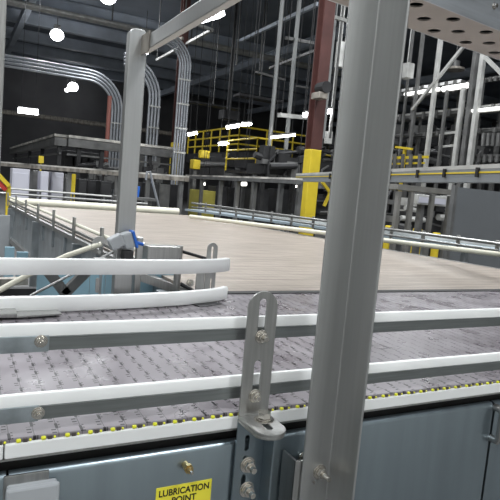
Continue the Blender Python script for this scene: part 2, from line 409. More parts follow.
# perforated aluminium beam top right
bm0 = Vector((atz(409,28,1.9).x, atz(409,28,1.9).y, 0)); bm1 = Vector((atz(500,60,1.9).x, atz(500,60,1.9).y, 0))
dirv = (bm1-bm0).normalized(); nrm = Vector((dirv.y, -dirv.x, 0))      # nrm towards viewer
wv = abs((Vector((atz(426,0,1.9).x, atz(426,0,1.9).y,0))-bm0).dot(nrm))
A = bm0-dirv*.62; L = 2.4; W = .172
pb = thing('perforated_beam', (bm0.x, bm0.y, 1.9), 'perforated aluminium box beam overhead in top right corner', 'beam')
holes = []
for (hx, hy) in ((424,19),(416,5),(434,31)):
    h_ = atz(hx, hy, 1.9); h_.z = 0; u0_ = (h_-A).dot(dirv); v0_ = min(W-.028, max(.028, (h_-A).dot(nrm)))
    for i in range(-4, 9):
        uu = u0_ + i*.150
        if .04 < uu < L-.05: holes.append([(uu+.0185*math.cos(2*math.pi*j/14), v0_+.0185*math.sin(2*math.pi*j/14)) for j in range(14)])
MB().slotted([(0,0),(L,0),(L,W),(0,W)], holes, (A.x,A.y,1.9), dirv, nrm, (0,0,1), .004).build('soffit', ALUW, pb)
MB().prism([A+nrm*W+Vector((0,0,1.9)), A+nrm*W+dirv*L+Vector((0,0,1.9)), A+nrm*W+dirv*L+Vector((0,0,2.12)), A+nrm*W+Vector((0,0,2.12))], nrm*.004).build('face_plate', ALU, pb)
MB().prism([A+Vector((0,0,2.12)), A+dirv*L+Vector((0,0,2.12)), A+dirv*L+nrm*W+Vector((0,0,2.12)), A+nrm*W+Vector((0,0,2.12))], (0,0,.004)).build('top_plate', ALU, pb)
for e0 in (0, L-.004): MB().prism([A+dirv*e0+Vector((0,0,1.905)), A+dirv*e0+nrm*W+Vector((0,0,1.905)), A+dirv*e0+nrm*W+Vector((0,0,2.12)), A+dirv*e0+Vector((0,0,2.12))], dirv*.004).build('end_plate', ALU, pb)
MB().prism([A+Vector((0,0,1.95)), A+dirv*L+Vector((0,0,1.95)), A+dirv*L+nrm*W+Vector((0,0,1.95)), A+nrm*W+Vector((0,0,1.95))], (0,0,.004)).build('hole_shade_sheet', DARK, pb)  # black sheet added to make the holes look shaded inside
MB().prism([A+Vector((0,0,1.9)), A+dirv*L+Vector((0,0,1.9)), A+dirv*L+Vector((0,0,2.12)), A+Vector((0,0,2.12))], -nrm*.004).build('back_plate', ALU, pb)
for uu in (.75, 1.15, 1.6):
    bolt(pb, A+nrm*(W+.004)+dirv*uu+Vector((0,0,1.955)), nrm, R=.006, L=.01, name='rivet')

# bright post at left edge
q = aty(2, 100, 2.6)
e = thing('edge_post', (q.x-.02, 2.6, 0), 'bright steel post cut off by left edge of picture', 'post')
MB().box(q.x-.12, q.x+.004, 2.6, 2.66, 0, 3.4).build('upright', STEEL, e, bevel=.003)

# ------------------------------------------------------------------ FAR WHITE RAILS (curved)
wpath = [(-.6,1.655),(-.2,1.652),(.11,1.653),(.3,1.664),(.5,1.682),(.66,1.708),(.78,1.745),(.84,1.775),(.872,1.80)]
def white_rail(zt, label, h=.044, drop=0):
    pts = [(x, y, zt-drop*max(0, x-.4)) for x, y in wpath]
    prof = [(-.009,-h),(-.0115,-h+.004),(-.0115,-.006),(-.009,-.001),(-.006,0),(.008,0),(.010,-.003),(.010,-h)]
    o = MB().sweep(pts, prof).build('white_guide_rail', WHITE, smooth=True)
    return tag(o, label, 'guide rail', 'thick white guide rails beyond the near belt')
white_rail(1.157, 'upper thick white plastic rail ending in front of slotted bracket', .046, .012)
white_rail(1.0475, 'lower thick white plastic rail resting just above the grey belt, curving away', .044)
# brackets holding them
def slot_plate(x, y, z0, z1, w, label, sl):
    g = thing('rail_bracket', (x, y, z0), label, 'bracket', 'small slotted brackets behind the white rails')
    MB().slotted(roundtop(x-w/2, x+w/2, z0, z1), sl, (0,y,0), (1,0,0), (0,0,1), (0,1,0), .005).build('slotted_plate', STEEL, g, bevel=.001)
    return g
q = aty(100, 243, 1.86)
g = slot_plate(q.x, 1.86, .80, q.z+.022, .052, 'slotted bracket with three round holes, left end behind white rails', [slot(q.x,q.z-.0,.010,.010), slot(q.x,q.z-.03,.010,.010), slot(q.x,1.04,.012,.05)])
MB().box(q.x-.02, q.x+.02, 1.70, 1.86, 1.115, 1.135).build('arm', STEEL, g)
q = aty(213, 246, 1.86)
g = slot_plate(q.x, 1.86, .80, q.z+.012, .042, 'slotted bracket with tall slot at right end of white rails', [slot(q.x,q.z-.035,.009,.066), slot(q.x+.004,1.03,.006,.07)])
MB().box(q.x-.055, q.x-.022, 1.862, 1.867, .9, 1.09).build('side_plate', STEEL, g, bevel=.001)
MB().box(q.x-.02, q.x+.02, 1.80, 1.86, 1.115, 1.13).build('arm', STEEL, g)
bolt(g, aty(190, 283, 1.855), (0,-1,0), R=.010, L=.02)
# stout hex bolts under the upper rail
# photo sensor with blue face
q = aty(121, 241, 1.93)
s = thing('photo_sensor', (q.x, 1.9, q.z-.05), 'grey photoelectric sensor with bright blue face in front of left post', 'sensor')
MB().beam(q+Vector((-.045,-.02,-.014)), q+Vector((.0,-.02,.012)), .045, .045).build('housing', GREYP, s, bevel=.008)
MB().beam(q+Vector((-.0,-.02,-.0)), q+Vector((.033,-.02,.012)), .05, .058).build('head', GREYP, s, bevel=.008)
MB().beam(q+Vector((.034,-.02,.010)), q+Vector((.043,-.02,.013)), .052, .062).build('blue_face', BLUE, s, bevel=.004)
MB().tube([q+Vector((.043,-.02,-.0)), q+Vector((.075,-.015,-.008))], .006, 8).build('cable', BLUE, s)
MB().box(q.x-.0, q.x+.034, 1.88, 1.92, q.z-.09, q.z-.028).build('clamp', DKMET, s, bevel=.003)
# grey reflector block
a_ = aty(148, 246, 1.97); b_ = aty(184, 262, 1.97)
rb = thing('sensor_block', (a_.x, 1.97, b_.z), 'square-edged steel sensor block behind white rails, right of left post', 'sensor')
MB().box(a_.x, b_.x-.02, 1.97, 2.04, b_.z, a_.z).build('block', STEEL, rb, bevel=.003)
MB().tube([(b_.x-.015,1.99,.86),(b_.x-.015,1.99,a_.z+.003)], .014, 12).build('clamp_rod', STEEL, rb)
q1 = aty(140, 240, 1.96)
MB().box(q1.x-.012, q1.x+.012, 1.955, 1.975, .9, q1.z+.01).build('clamp_plate', STEEL, rb, bevel=.003)
MB().tube([(b_.x,1.99,a_.z-.02),(b_.x+.1,1.99,a_.z-.045)], .006, 8).build('thin_rod', DKMET, rb)
MB().tube([(b_.x,1.99,1.02),(b_.x+.07,1.98,.985),(b_.x+.12,1.95,.975)], .008, 8).build('cable', DKMET, rb)
MB().beam((b_.x-.17,2.0,1.05), (b_.x+.10,1.99,.96), .03, .03).build('angled_strut', STEEL, rb)
# skid pad end on belt
q = atz(203, 302, 1.001)
tag(MB().tube([(q.x-.05,1.70,1.002),(q.x+.05,1.735,1.002)], .022, 12, ry=.0015).build('wear_shoe', DKMET), 'flat dark shoe on grey belt under end of lower white rail', 'shoe')
# thin bent deflector plate on the near belt, left edge
a_ = atz(-20, 320, 1.003); b_ = atz(62, 316, 1.003)
d = thing('deflector_plate', (a_.x, a_.y, 1.0), 'thin polished steel deflector strip on belt at left edge', 'plate')
c1 = atz(0, 317, 1.006); c2 = atz(17, 318, 1.006); c3 = atz(62, 315, 1.006); c4 = atz(55, 309, 1.006); c5 = atz(15, 312, 1.006); c6 = atz(0, 309, 1.006)
MB().prism([c2, c3, c4, c5], (0,0,.004)).build('tongue', STEEL, d)
MB().prism([c1-Vector((.2,0,0)), c2, c5, c6-Vector((.2,0,0))], (0,0,.012)).build('clamp_block', STEEL, d, bevel=.002)

# cream guide tube sweeping to lower left and thin rod
p0 = aty(101, 244, 2.02); p1 = aty(66, 256, 1.99); p2 = aty(35, 271, 1.96); p3 = aty(0, 290, 1.93); p4 = aty(-30, 305, 1.9)
tag(MB().tube([p0,p1,p2,p3,p4], .0095, 10).build('cream_guide_tube', CREAM, smooth=True), 'bent cream plastic guide tube slanting behind white rails at left', 'guide rail')
p0 = aty(128, 243, 2.1); p1 = aty(80, 270, 2.05); p2 = aty(30, 296, 1.96)
tag(MB().tube([p0,p1,p2], .005, 8).build('thin_steel_rod', STEEL, smooth=True), 'thin straight steel rod slanting below cream tube behind white rails', 'rod')

# ------------------------------------------------------------------ BEIGE TABLE CONVEYOR
bc = thing('table_conveyor', (1.9, 4.2, 0), 'wide beige accumulation conveyor crossing behind near grey belt', 'conveyor')
LF, LB, RF, RB = .82, .60, 3.52, 2.70
YN, YR = 1.93, 6.9
def lx(y): return LF+(LB-LF)*(y-YN)/(YR-YN)
def rx(y): return RF+(RB-RF)*(y-YN)/(YR-YN)
MB().hexa([(LF,YN,.985),(RF,YN,.985),(RB,YR,.985),(LB,YR,.985),(LF,YN,1.0),(RF,YN,1.0),(RB,YR,1.0),(LB,YR,1.0)]).build('belt', BEIGE, bc)
MB().prism([(LF-.03,YN,1.0),(LF-.03,YN,.60),(LB-.03,YR,.60),(LB-.03,YR,1.0)], (-.006,0,0)).build('side_plate', GALV, bc)
MB().prism([(RF+.03,YN,1.0),(RF+.03,YN,.60),(RB+.03,YR,.60),(RB+.03,YR,1.0)], (.006,0,0)).build('side_plate', GALV, bc)
MB().beam((LF-.045,YN+.02,.985),(LB-.045,YR,.985), .025, .03).build('side_rail', STEEL, bc)
MB().beam((RF+.045,YN+.02,.985),(RB+.045,YR,.985), .025, .03).build('side_rail', STEEL, bc)
MB().beam((LF-.05,YN+.02,.62),(LB-.05,YR,.62), .04, .05).build('lower_rail', STEEL, bc)
for yy in (2.1, 3.6, 5.1, 6.7):
    for xx in (lx(yy)-.06, rx(yy)+.06): MB().box(xx-.03, xx+.03, yy-.03, yy+.03, 0, .97).build('leg', GALV, bc)
r0 = MB().tube([(.56,7.02,1.03),(2.62,7.02,1.03)], .048, 20).build('end_roller', CREAM, bc, smooth=True)
r0['label'] = 'cream roller tube across far end'
MB().box(.55, 2.75, 6.94, 7.06, .90, .975).build('end_frame', MIDMET, bc)
for yy in [2.35+.42*i for i in range(11)]:          # bolts/brackets on the left plate
    MB().box(lx(yy)-.052, lx(yy)-.0365, yy-.02, yy+.02, .84, .96).build('cover_strap', GALV, bc)
def guard(side, name, label, ys, n):
    f = lx if side < 0 else rx
    g = thing(name, (f(4)+side*.09, 4, .9), label, 'guide rail')
    o1 = side*.055
    P = [(f(y)+o1, y, 1.085) for y in ys]; P2 = [(f(y)+side*.02, y, 1.03) for y in ys]
    MB().tube(P, .011, 8).build('top_rail', CREAM if side<0 else STEEL, g, smooth=True)
    MB().tube([(a, b, c-.045) for a,b,c in P], .011, 8).build('lower_rail', STEEL if side<0 else STEEL, g, smooth=True)
    for i in range(n):
        y = ys[0]+.15+(ys[-1]-ys[0]-.2)*i/(n-1)
        MB().box(f(y)+side*.068, f(y)+side*.084, y-.016, y+.016, .99, 1.135).build('stanchion', STEEL, g, bevel=.002)
    return g
guard(-1, 'side_guard', 'cream-topped guide rail on short stanchions along left edge of beige conveyor', (2.2, 3.0, 4.0, 5.0, 6.0, 6.9), 8)

# right side: cream rail, steel rail, bluish lane behind
def rail_px(a, b, z, r, m, name, label, cat='guide rail', group=None):
    A_ = atz(*a, z); B_ = atz(*b, z); B_ = B_ + (B_-A_).normalized()*.6
    o = MB().tube([A_, B_], r, 10).build(name, m, smooth=True); return tag(o, label, cat, group), A_, B_
o, A1, B1 = rail_px((190,216.5), (500,254.5), 1.05, .022, CREAM, 'cream_side_rail', 'long cream plastic rail along right edge of beige conveyor')
sg = thing('side_guard', (3.6, 4, .9), 'double steel guide rail on clamps behind the cream rail, right side', 'guide rail')
A2 = atz(192, 203, 1.12); B2 = atz(500, 244, 1.12); e2 = (B2-A2).normalized()
MB().tube([A2, B2+e2*.6], .016, 10).build('top_rail', STEEL, sg, smooth=True)
MB().tube([A2-Vector((0,0,.06)), B2+e2*.6-Vector((0,0,.06))], .012, 10).build('lower_rail', STEEL, sg, smooth=True)
for i in range(13):
    p_ = A2.lerp(B2, 1-(i+.1)/13)
    MB().box(p_.x+.018, p_.x+.034, p_.y-.02, p_.y+.02, 1.002, 1.15).build('stanchion', STEEL, sg, bevel=.003)
# pale lane between
A3 = atz(190, 209, 1.0); B3 = atz(500, 250, 1.0); e3 = (B3-A3).normalized(); n3 = Vector((-e3.y,e3.x,0))*.10
A3, B3 = A3+n3*.7, B3+n3*.7
l3 = thing('return_lane', (A3.x, A3.y, 0), 'narrow pale blue lane conveyor beyond the cream rail', 'conveyor')
MB().hexa([A3-n3*1.8+Vector((0,0,-.03)), B3+e3*.6-n3*1.8+Vector((0,0,-.03)), B3+e3*.6+n3*2.4+Vector((0,0,-.03)), A3+n3*2.4+Vector((0,0,-.03)), A3-n3*1.8, B3+e3*.6-n3*1.8, B3+e3*.6+n3*2.4, A3+n3*2.4]).build('lane_belt', LANE, l3)
MB().beam(A3+n3*2.3+Vector((0,0,.02)), B3+e3*.6+n3*2.3+Vector((0,0,.02)), .02, .05).build('lane_edge', LITMET, l3)
for i in range(4):
    p_ = A3.lerp(B3, .1+.27*i); MB().box(p_.x+.05, p_.x+.11, p_.y-.03, p_.y+.03, 0, .97).build('leg', GALV, l3)

# ------------------------------------------------------------------ LEFT PIT: blue pieces and struts
fr = thing('pit_frame', (.2, 3.0, 0), 'grey steel support frame under the left side between conveyors', 'frame')
MB().beam(aty(42,264,2.2),aty(66,294,2.2), .035, .04).build('strut', MIDMET, fr)
MB().beam(aty(92,266,2.2),aty(64,294,2.2), .035, .035).build('strut', MIDMET, fr)
MB().beam((-.4,2.3,.85),(.7,2.3,.85), .04, .05).build('cross_bar', DKMET, fr)
MB().beam((.05,2.3,0),(.05,2.3,.85), .05, .05).build('leg', GALV, fr)
MB().beam((.70,2.3,0),(.70,2.3,.85), .05, .05).build('leg', GALV, fr)
MB().beam((-.3,2.6,.9),(.3,2.7,.9), .05, .03).build('cross_bar', BROWNM, fr)
MB().beam((-.3,3.4,.7),(.6,3.4,.7), .06, .06).build('cross_bar', DKMET, fr)
MB().beam((.02,3.4,0),(.02,3.4,.7), .06, .06).build('leg', DKMET, fr)
def blue(px0, py0, px1, py1, Y, label):
    a = aty(px0, py0, Y); b = aty(px1, py1, Y)
    g = thing('blue_drum', ((a.x+b.x)/2, Y, 0), label, 'container', 'pale blue containers in the gap at left')
    r = (b.x-a.x)/2
    MB().tube([((a.x+b.x)/2,Y+r,min(a.z,b.z)),((a.x+b.x)/2,Y+r,max(a.z,b.z))], r, 18).build('body', LBLUE, g, smooth=True)
    MB().tube([((a.x+b.x)/2,Y+r,min(a.z,b.z)-.02),((a.x+b.x)/2,Y+r,min(a.z,b.z))], r*1.04, 18).build('base_ring', GREYP, g, smooth=True)
    g.location.z = 0
    return g
# sheet-metal blue guards (standing panels)
def bpanel(px0, py0, px1, py1, Y, label, m=LBLUE, name='blue_barrier', cat='panel', grp=None):
    a = aty(px0, py0, Y); b = aty(px1, py1, Y)
    o = MB().box(min(a.x,b.x), max(a.x,b.x), Y, Y+.02, min(a.z,b.z), max(a.z,b.z)).build(name, m, bevel=.002)
    return tag(o, label, cat, grp)
bpanel(5, 247, 13, 287, 3.3, 'pale blue upright panel in gap at far left, taller one')
bpanel(17, 252, 27, 282, 3.0, 'pale blue upright panel in gap at left, right of the taller one')
bpanel(104, 262, 115, 298, 2.08, 'narrow pale blue upright panel beside foot of left post')
bpanel(38, 262, 98, 300, 2.5, 'wide pale blue sheet behind the white rails', name='blue_sheet')
bpanel(137, 270, 176, 300, 2.3, 'pale blue sheet seen below sensor block', name='blue_sheet')
bpanel(0, 215, 6, 320, 6.0, 'blue grey panel standing at far left edge', m=GREYP, name='grey_barrier')

# ------------------------------------------------------------------ MID-DISTANCE RAISED CONVEYORS (beams A, B, C)
def raised(a, b, z, h, w, name, label, legs=(), topm=BROWNM, bodym=MIDMET, extend=0, ground=0, rollers=0):
    A_ = atz(*a, z); B_ = atz(*b, z); e_ = (B_-A_).normalized()
    A_ = A_ - e_*(extend if extend < 0 else 0); B_ = B_+e_*max(0, extend)
    g = thing(name, ((A_.x+B_.x)/2, (A_.y+B_.y)/2, 0), label, 'conveyor')
    MB().beam(A_-Vector((0,0,h/2)), B_-Vector((0,0,h/2)), w, h).build('body', bodym, g)
    MB().beam(A_+Vector((0,0,.012)), B_+Vector((0,0,.012)), w*1.04, .03).build('top_edge', topm, g)
    for t_ in legs:
        p_ = A_.lerp(B_, t_)
        MB().box(p_.x-.035, p_.x+.035, p_.y-.035, p_.y+.035, 0, z-h).build('leg', MIDMET, g)
    return g, A_, B_
raised((-20,161), (187,177.5), 1.52, .07, .12, 'raised_conveyor', 'long worn raised conveyor crossing from left edge to behind left post', (.1,.3,.5,.72,.85,.98), PATCH, BROWNM)
raised((188,176), (299,180), 1.61, .06, .12, 'raised_conveyor', 'worn raised conveyor on grey legs left of yellow column base', (.2,.42,.58,.72,.9), PATCH, MIDMET)
g, A_, B_ = raised((299,175.5), (500,168.5), 1.70, .10, .10, 'raised_conveyor', 'raised grey conveyor with yellow stripe, right of big post', (.02,), LITMET, GREYC, extend=.5)
MB().beam(A_+Vector((-.055,-.005,-.03)), B_+Vector((-.055,-.005,-.03)), .012, .011).build('yellow_stripe', YEL, g)
for t_ in (.3, .48, .62, .72, .80, .88):
    p_ = A_.lerp(B_, t_); MB().box(p_.x-.075, p_.x-.058, p_.y-.012, p_.y+.012, p_.z-.065, p_.z+.005).build('bracket', DKMET, g)
# grey guard panel at right
Yp = 5.0
a_ = aty(457, 187, Yp); b_ = aty(520, 187, Yp)
gp2 = thing('machine_guard', (a_.x+.4, Yp, 0), 'large flat grey guard panel at right edge, under raised conveyor', 'panel')
MB().box(a_.x, a_.x+1.6, Yp, Yp+.03, .55, a_.z).build('sheet', PANEL, gp2)
MB().box(a_.x-.05, a_.x, Yp-.02, Yp+.04, 0, a_.z+.02).build('end_post', MIDMET, gp2)
MB().box(a_.x, a_.x+1.6, Yp-.01, Yp+.04, .50, .55).build('bottom_rail', MIDMET, gp2)
MB().box(a_.x+1.5, a_.x+1.6, Yp, Yp+.06, 0, .55).build('end_post', MIDMET, gp2)
# portal frame left of it
Yq = 5.7
t0 = aty(398, 184, Yq); t1 = aty(452, 189, Yq)
pf = thing('machine_stand', ((t0.x+t1.x)/2, Yq, 0), 'grey steel stand with open bays beside flat grey panel', 'stand')
MB().box(t0.x, t1.x+.05, Yq, Yq+.5, t0.z-.07, t0.z).build('top_plate', STANDM, pf)
for px in (400, 413, 434, 452):
    q = aty(px, 195, Yq); MB().box(q.x-.028, q.x+.028, Yq, Yq+.06, 0, t0.z-.09).build('leg', STANDM, pf)
q0 = aty(418, 194, 6.6); q1 = aty(449, 207, 6.6)
cb_ = thing('control_box', ((q0.x+q1.x)/2, 6.6, 0), 'pale boxes on stand seen through the open bays', 'box')
MB().box(q0.x, q1.x, 6.6, 6.8, q1.z, q0.z).build('case', LITMET, cb_, bevel=.01)
MB().box(q0.x+.03, q1.x-.1, 6.59, 6.5995, q1.z+.03, q0.z-.04).build('cover', LILAC, cb_)
MB().box(q0.x+.15, q0.x+.22, 6.65, 6.75, 0, q1.z).build('pedestal', MIDMET, cb_)
for (px,py,w) in ((421,229,.05),(392,226,.03),(440,233,.03)):
    q = aty(px, py, 7.2); tag(MB().box(q.x-w, q.x+w, 7.2, 7.35, 0, q.z).build('yellow_bollard', YEL, bevel=.02), {421:'wide yellow bollard seen low through the open stand', 392:'yellow bollard just right of the big foreground post', 440:'small yellow bollard near the grey panel, low'}[px], 'bollard', 'yellow bollards under the stand')

# background clutter under the raised conveyors at left: lilac panels, cabinets
def cab(px0, px1, pyt, pyb, Y, d, m, name, label, cat, grp=None, door=True, ground=False):
    a = aty(px0, pyt, Y); b = aty(px1, pyt, Y); z1 = a.z; z0 = 0 if ground else max(0, aty(px0, pyb, Y).z)
    g = thing(name, ((a.x+b.x)/2, Y, 0), label, cat, grp)
    MB().box(a.x, b.x, Y, Y+d, z0+.08 if ground else z0, z1).build('case', m, g, bevel=.01)
    if door: MB().box(a.x+(b.x-a.x)*.08, b.x-(b.x-a.x)*.08, Y-.015, Y, z0+(z1-z0)*.1, z1-(z1-z0)*.06).build('door', m, g, bevel=.005)
    if ground: MB().box(a.x+.02, b.x-.02, Y+.03, Y+d-.03, 0, .08).build('plinth', DKMET, g)
    return g
grp = 'pale lilac cabinets under the left raised conveyor'
cab(12.5, 30, 168, 200, 12, .5, LILAC, 'electrical_cabinet', 'widest pale lilac cabinet, leftmost under raised conveyor', 'cabinet', grp, ground=True)
cab(41, 49, 171, 200, 12, .5, LILAC, 'electrical_cabinet', 'narrow pale lilac cabinet, middle one of three', 'cabinet', grp, ground=True)
cab(52, 64, 172, 200, 12.2, .5, LILAC, 'electrical_cabinet', 'pale lilac cabinet, rightmost of three under raised conveyor', 'cabinet', grp, ground=True)
cab(33, 38, 170, 200, 13, .4, MIDMET, 'steel_cabinet', 'grey cabinet between widest and middle lilac cabinets', 'cabinet', None, ground=True)
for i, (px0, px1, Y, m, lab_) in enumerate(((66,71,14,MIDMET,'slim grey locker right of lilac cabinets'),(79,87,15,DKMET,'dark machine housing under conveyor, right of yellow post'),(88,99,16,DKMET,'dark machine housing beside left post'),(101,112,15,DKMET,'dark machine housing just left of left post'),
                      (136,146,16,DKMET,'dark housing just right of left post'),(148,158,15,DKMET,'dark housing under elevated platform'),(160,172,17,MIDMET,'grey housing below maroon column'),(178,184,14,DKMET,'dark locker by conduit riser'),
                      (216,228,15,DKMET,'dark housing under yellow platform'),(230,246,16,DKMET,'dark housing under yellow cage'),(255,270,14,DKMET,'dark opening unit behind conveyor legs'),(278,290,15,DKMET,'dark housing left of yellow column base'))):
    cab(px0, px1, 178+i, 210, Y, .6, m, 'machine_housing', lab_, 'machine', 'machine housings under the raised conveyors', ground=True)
cab(200, 216, 190, 215, 15, .8, mat('olive_machine', (.35,.31,.06), .5, 0, .2, 3), 'machine_housing', 'olive yellow machine housing below platform, behind legs', 'machine', 'machine housings under the raised conveyors', ground=True)
# blue bin
q = aty(136, 191, 8); 
tag(MB().prism([(q.x-.06,8,q.z-.09),(q.x+.05,8,q.z-.09),(q.x+.06,8,q.z+.07),(q.x-.07,8,q.z+.07)], (0,.15,0)).build('blue_bin', BLUE, bevel=.01), 'small bright blue bin on rail right behind left post', 'bin')
BB = q
# long rails behind beige far end
for i, (pa, pb, z, r, m, lab_) in enumerate((((-10,187),(150,199.5),1.06,.018,LITMET,'pale steel rail running behind far roller, highest'),((-10,192),(150,204),1.0,.02,STEEL,'steel rail low behind far roller, second down'))):
    A_ = atz(*pa, z); B_ = atz(*pb, z)
    g = thing('back_rail', ((A_.x+B_.x)/2, (A_.y+B_.y)/2, 0), lab_, 'guide rail', 'steel rails behind the cream roller')
    MB().tube([A_, B_], r, 8).build('rail', m, g, smooth=True)
    for t_ in (.1,.3,.5,.7,.95):
        p_ = A_.lerp(B_, t_); MB().box(p_.x-.015,p_.x+.015,p_.y+.02,p_.y+.05,0,z).build('stanchion', MIDMET, g)
# bin shelf
MB_ = tag(MB().box(BB.x-.3, BB.x+.3, 7.95, 8.2, BB.z-.13, BB.z-.09).box(BB.x-.25,BB.x-.2,8,8.05,0,BB.z-.13).box(BB.x+.2,BB.x+.25,8,8.05,0,BB.z-.13).build('small_table', MIDMET), 'small grey stand carrying the blue bin', 'stand')
# slanted bent pipe right of left post
p0 = aty(146,180,8); p1 = aty(147,172,8); p2 = aty(150,171.5,8); p3 = aty(159,208,8)
tag(MB().tube([p0,p1,p2,p2.lerp(p3,.5),p3], .018, 8).build('bent_pipe', CONDU, smooth=True), 'bent grey pipe hoop right of left post behind roller', 'pipe')
# yellow sloped handrail at left edge
a_ = aty(-4,172,9); b_ = aty(9,186,9)
g = thing('yellow_barrier', (a_.x, 9, 0), 'yellow sloping barrier at far left edge', 'barrier')
MB().beam(a_, b_, .05, .06).build('rail', YEL, g); MB().beam(aty(-4,180,9.02), aty(6,190,9.02), .05, .06).build('lower_rail', RED, g)
MB().box(b_.x-.03,b_.x+.03,9.03,9.09,0,b_.z).build('leg', YEL, g)
# yellow bollard behind cabinets
q = aty(73.5, 174, 12); tag(MB().tube([(q.x,12,0),(q.x,12,q.z)], .05, 12).build('yellow_pole', YEL, smooth=True), 'tall yellow pole behind left raised conveyor', 'pole')
q = aty(41.5, 156, 13); zb_ = aty(41.5, 163, 13).z
tag(MB().box(q.x-.05,q.x+.05,13,13.1,zb_,q.z).box(q.x-.015,q.x+.015,13.03,13.07,0,zb_).build('beacon_box', YEL), 'small yellow box on pole below elevated platform at left', 'box')

# ------------------------------------------------------------------ ELEVATED PLATFORM LEFT (apex at 60,135)
Z1 = 2.55
ap = atz(61, 135, Z1)
def arm(B_, body, label, ts):
    g = thing('elevated_conveyor', ((ap.x+B_.x)/2, (ap.y+B_.y)/2, 0), label, 'conveyor'); e_ = (B_-ap).normalized()*.2; A_ = ap+(e_ if B_.x > ap.x+1 else e_*0)
    MB().beam(A_-Vector((0,0,.20)), B_-Vector((0,0,.20)), .35, .24).build('body', body, g)
    MB().beam(A_-Vector((0,0,.02)), B_-Vector((0,0,.02)), .38, .08).build('bright_edge', PATCH, g)
    MB().beam(A_-Vector((0,0,.55)), B_-Vector((0,0,.55)), .06, .05).build('handrail', MIDMET, g)
    for t_ in ts:
        p_ = A_.lerp(B_, t_); MB().box(p_.x-.06,p_.x+.06,p_.y-.06,p_.y+.06,0,ap.z-.3).build('leg', DKMET, g)
arm(ap+Vector((0,16,0)), MIDMET, 'elevated dark conveyor with bright roller edge running away at far left', (.01,.25,.5,.9))
arm(Vector((aty(176,150,ap.y).x, ap.y, ap.z)), MIDMET, 'elevated conveyor running right from the bright corner, behind left post', (.1,.3,.5,.75,.98))

# second layer machinery behind
for i, (px0,px1,pt,pb,Y,lab_) in enumerate(((66,103,150,172,19.2,'dark long machine block behind platform, left of left post'),(136,176,152,176,22,'dark machine block behind platform, right of left post'))):
    a = aty(px0,pt,Y); b = aty(px1,pt,Y); z0 = aty(px0,pb,Y).z
    g = thing('machine_block', ((a.x+b.x)/2,Y,0), lab_, 'machine', 'dark machine blocks on the platform')
    MB().box(a.x,b.x,Y,Y+1,z0,a.z).build('case', DKMET, g, bevel=.03)
    n = 5
    for j in range(n):
        xx = a.x+(b.x-a.x)*(j+.5)/n
        MB().box(xx-.16,xx+.16,Y-.12,Y,z0+.1,a.z-random.uniform(.1,.3)).build('module', random.choice((DKMET,MIDMET)), g, bevel=.01)
    for xx in (a.x+.1,b.x-.1): MB().box(xx-.06,xx+.06,Y+.2,Y+.4,0,z0).build('leg', DKMET, g)

# ------------------------------------------------------------------ COLUMNS
def hcol(px, py, Y, w, ytop_yellow, label, ztop=CH-1.02, bottom=0):
    q = aty(px, py, Y); zy = aty(px, ytop_yellow, Y).z
    g = thing('steel_column', (q.x, Y, 0), label, 'column', 'maroon steel columns with yellow bases')
    def H(z0, z1, ww, nm, m):
        b = MB(); f = ww*.12
        b.box(q.x-ww/2,q.x+ww/2,Y-ww/2,Y-ww/2+f,z0,z1).box(q.x-ww/2,q.x+ww/2,Y+ww/2-f,Y+ww/2,z0,z1).box(q.x-f/2,q.x+f/2,Y-ww/2+f,Y+ww/2-f,z0,z1)
        return b.build(nm, m, g)
    H(zy, ztop, w, 'shaft', MAROON)
    MB().box(q.x-w*.54,q.x+w*.54,Y-w*.54,Y+w*.54,0,zy).build('yellow_guard', YEL, g, bevel=.02)
    return g, q
hcol(316, 120, 8.6, .215, 150, 'nearest maroon steel column with yellow base, beside big foreground post')
g, q = hcol(177.5, 120, 19, .26, 143, 'distant maroon steel column with yellow base beside conduit riser')
# drum ornament on near column: gauge lamp box
q = aty(322, 88, 8.35); gg = thing('siren', (q.x, 8.3, q.z-.1), 'round tan siren on nearest maroon column', 'siren')
MB().tube([(q.x,8.44,q.z),(q.x,8.2,q.z)], .10, 16).build('horn', DKMET, gg); MB().box(q.x-.13,q.x+.05,8.22,8.47,q.z-.2,q.z-.09).build('base', BROWNM, gg, bevel=.01)
# narrow red pipe by riser 1
q = aty(109, 110, 19); tag(MB().tube([(q.x,19,0),(q.x,19,aty(110,96,19).z)], .07, 10).build('fire_pipe', mat('red_pipe',(.42,.16,.13),.5), smooth=True), 'thin reddish fire pipe left of left post', 'pipe')

# ------------------------------------------------------------------ CONDUIT RISERS with bends
def riser(px, pyt, pyb, Y, w, label, pxleft=0, R=.9, n=3):
    top = aty(px, pyt, Y); zb = max(0, aty(px, pyb, Y).z)
    g = thing('conduit_riser', (top.x, Y, 0), label, 'conduit', 'bundles of vertical conduits bending at the ceiling')
    xe = aty(pxleft, pyt, Y).x; n += 1
    for i in range(n):
        xo = (i/(n-1)-.5)*w; rr = R+xo; cxx = top.x-R; zc = top.z-R
        P_ = [(top.x+xo, Y, 0)] + [(cxx+rr*math.cos(math.pi/2*k/8), Y, zc+rr*math.sin(math.pi/2*k/8)) for k in range(9)] + [(xe, Y, zc+rr)]
        MB().tube(P_, w/(n*1.95), 8, up=(0,1,0)).build('conduit', CONDU, g, smooth=True)
    z = zb
    while z < top.z-R:
        MB().box(top.x-w*.6, top.x+w*.6, Y-w/n*.9, Y-w/n*.5, z, z+.05).build('strap', LITMET, g); z += .75
    return g
riser(119, 80, 145, 21, .34, 'leftmost conduit riser, curving left at top behind left post', -5, 1.1)
riser(157, 65, 150, 20, .36, 'middle conduit riser right of left post', 128, 1.2)
riser(187, 42, 178, 17, .34, 'tallest brightest conduit riser beside distant maroon column', 160, .75, 4)
